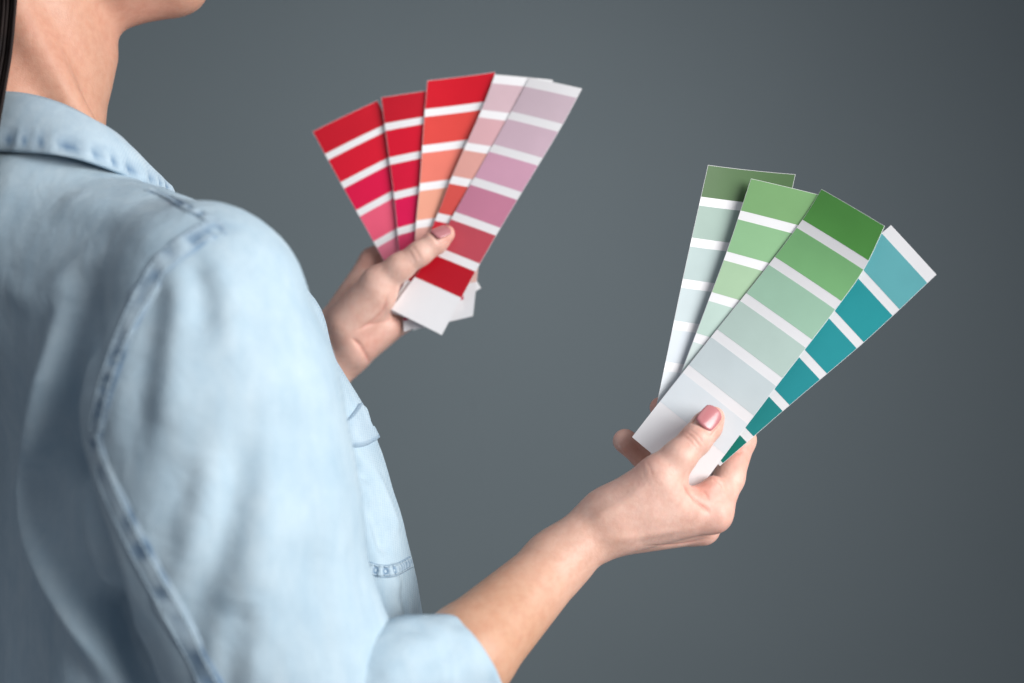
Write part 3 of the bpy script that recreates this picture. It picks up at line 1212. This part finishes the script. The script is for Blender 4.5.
def card(Lp, Rp, cols, label, group, bars=BARS, cap=0.0, bow=0.0):
    """ruled, slightly bowed card between a left and a right edge (image x, y, distance); cols from the top down"""
    n = 41
    t = np.linspace(0, 1, n)

    def edge(E):
        E = np.array([P(*e) for e in E])
        Z = spline(E, 400)
        tz = np.linspace(0, 1, 400)
        return np.stack([np.interp(t, tz, Z[:, i]) for i in range(3)], 1)

    Lc, Rc = edge(Lp), edge(Rp)
    m = 9
    us = np.linspace(0, 1, m)
    nrm = np.cross(Rc - Lc, np.gradient(Lc, axis=0))
    nrm /= np.linalg.norm(nrm, axis=1, keepdims=True)
    nrm *= np.sign(-nrm[:, 1:2])

    def surf(u, tt):
        a = np.array([np.interp(tt, t, Lc[:, i]) for i in range(3)])
        b = np.array([np.interp(tt, t, Rc[:, i]) for i in range(3)])
        no = unit(np.array([np.interp(tt, t, nrm[:, i]) for i in range(3)]))
        return a + (b - a) * u + no * bow * 4 * u * (1 - u), no

    def slab(t0, t1, u0, u1, lo, hi, nt, nu):
        top = []
        bot = []
        for tt in np.linspace(t0, t1, nt):
            for u in np.linspace(u0, u1, nu):
                p, no = surf(u, tt)
                top.append(p + no * hi)
                bot.append(p + no * lo)
        q1 = gridq(nt, nu)
        N = nt * nu
        ringi = [i * nu for i in range(nt)] + [(nt - 1) * nu + j for j in range(1, nu)] + [i * nu + nu - 1 for i in range(nt - 2, -1, -1)] + [j for j in range(nu - 2, 0, -1)]
        q3 = [(ringi[k], ringi[(k + 1) % len(ringi)], ringi[(k + 1) % len(ringi)] + N, ringi[k] + N) for k in range(len(ringi))]
        return np.vstack([top, bot]), np.vstack([q1[:, ::-1], q1 + N, np.array(q3)])

    base = (Lc[-1] + Rc[-1]) / 2
    v, q = slab(0, 1, 0, 1, -0.00035, 0.0, 41, m)
    me = mesh_np("colour_card", v - base, q, False)
    o = link("colour_card", me, M_CARD)
    o.location = base
    tag(o, label, "colour card", group)
    edges = [cap] + [x for b in bars for x in (b, b + BW)] + [1.0]
    segs = [(edges[i], edges[i + 1]) for i in range(0, len(edges), 2)]
    for (t0, t1), colr in zip(segs, cols):
        if colr is None:
            continue
        e = 0.004
        v, q = slab(t0 + (0.0012 if t0 == 0 else 0), t1 - (0.0012 if t1 == 1 else 0), e, 1 - e, -0.0001, 0.00008, 8, m)
        attach("colour_patch", v, q, patch_mat(colr), o, False)
    CARDS[label] = (Lc, Rc)
    return o


GG = "green and teal colour cards fanned in the nearer hand"
GR = "red and pink colour cards fanned in the farther hand"

card([(708, 165, 0.9530), (684.7, 270, 0.9464), (664.3, 368, 0.9403), (648, 445, 0.9362)],
     [(795.5, 174.3, 0.9510), (773, 279, 0.9449), (748, 378, 0.9393), (720, 454, 0.9347)],
     [(83, 112, 74), (158, 179, 170), (175, 192, 191), (190, 203, 206), (205, 213, 220), (216, 222, 227), None],
     "green card leftmost in the fan, dark green top fading to near white", GG, bow=-0.002)
card([(751, 178.5, 0.946), (728, 248, 0.943), (703, 315, 0.9395), (678, 381, 0.9365), (650, 455, 0.933)],
     [(836, 199, 0.936), (811, 270, 0.9365), (782, 340, 0.935), (750, 409, 0.933), (714, 478, 0.931)],
     [(124, 168, 114), (141, 185, 140), (166, 196, 163), (188, 210, 201), (206, 219, 217), (220, 226, 228), None],
     "light green card with mid green top, second from left in the green fan", GG, bow=0.001)
card([(821.5, 189, 0.936), (803, 218.8, 0.9365), (764.5, 270, 0.937), (711.7, 336, 0.9355), (662.5, 398, 0.9335), (632, 437, 0.932)],
     [(884.7, 226, 0.906), (864.6, 268, 0.910), (837.4, 306.9, 0.9135), (777, 385.6, 0.9165), (730, 448, 0.919), (697, 492, 0.920)],
     [(88, 156, 76), (128, 186, 126), (163, 201, 177), (186, 207, 199), (202, 213, 216), (219, 226, 231), None],
     "front card of the green fan under the thumb, vivid green at its top end", GG, bow=0.0015)
card([(891, 225, 0.917), (820, 287, 0.924), (746, 352, 0.931), (672, 416, 0.936)],
     [(936.5, 274.5, 0.903), (866, 340.5, 0.912), (790, 405, 0.9190), (720, 466, 0.9235)],
     [(100, 174, 180), (42, 152, 158), (42, 150, 157), (40, 145, 152), (34, 133, 134), (22, 120, 108), None],
     "teal card rightmost in the fan with a pale blue patch at its top end", GG,
     bars=[0.172, 0.338, 0.505, 0.675, 0.842, 0.985], cap=0.042, bow=0.0005)

card([(312.5, 131.5, 1.1000), (341.5, 184.5, 1.0936), (378, 250, 1.0862), (419, 327, 1.0768)],
     [(377.5, 100.5, 1.0960), (405, 153, 1.0906), (440, 217, 1.0842), (481, 288, 1.0763)],
     [(196, 22, 42), (210, 22, 48), (218, 20, 72), (232, 92, 122), (228, 125, 150), (222, 160, 192), None],
     "leftmost red card of the red fan with a soft pink patch by the wrist", GR, bars=[0.118, 0.265, 0.410, 0.570, 0.72, 0.945], bow=0.001)
card([(381, 97.5, 1.0920), (388, 150, 1.0880), (396.4, 220, 1.0825), (404, 332, 1.0745)],
     [(447, 88, 1.0870), (455, 141, 1.0840), (462, 211, 1.0800), (468, 308, 1.0735)],
     [(194, 22, 42), (212, 20, 48), (214, 20, 58), (220, 20, 82), (212, 58, 102), (196, 40, 78), None],
     "narrow showing all-red card, second from left in the red fan", GR, bars=[0.113, 0.260, 0.41, 0.5625, 0.71, 0.955], bow=0.001)
card([(427.4, 80.5, 1.0860), (424.4, 115.6, 1.0843), (419.8, 183.7, 1.0796), (415, 239, 1.0769), (413, 330, 1.0727)],
     [(495, 72, 1.0820), (493, 108, 1.0813), (488, 176, 1.0786), (482, 232, 1.0764), (473, 316, 1.0722)],
     [(204, 18, 38), (220, 72, 66), (228, 122, 106), (230, 160, 136), (226, 172, 160), (228, 190, 180), None],
     "card with red top turning orange and peach, middle of the red fan", GR, bars=[0.116, 0.263, 0.416, 0.566, 0.715, 0.86], bow=-0.0012)
card([(495, 74.5, 1.08), (481, 111, 1.079), (453, 174, 1.0765), (429, 234, 1.0745), (389, 312, 1.0705)],
     [(553, 80, 1.076), (539, 117, 1.0755), (509, 181, 1.0735), (481, 241, 1.0715), (438, 329, 1.0680)],
     [(206, 178, 186), (210, 166, 172), (215, 157, 148), (212, 82, 76), (205, 42, 58), (190, 20, 42), None],
     "dusty pink topped card with coral below, tucked behind the front red-fan card", GR, bars=[0.145, 0.284, 0.424, 0.577, 0.72, 0.86], cap=0.036, bow=0.0006)
card([(529.5, 77.5, 1.076), (505, 123, 1.0755), (470, 185, 1.0735), (431, 253, 1.070), (391, 309.5, 1.0670)],
     [(582, 88.5, 1.062), (560, 129, 1.0625), (519, 197, 1.0635), (482, 260, 1.063), (441.8, 335, 1.062)],
     [(206, 185, 196), (208, 181, 195), (210, 160, 183), (198, 128, 154), (192, 76, 90), (186, 16, 36), None],
     "front card of the red fan under the thumb, lilac pink at its top end", GR, bars=[0.142, 0.281, 0.422, 0.569, 0.715, 0.852], cap=0.038, bow=0.0008)
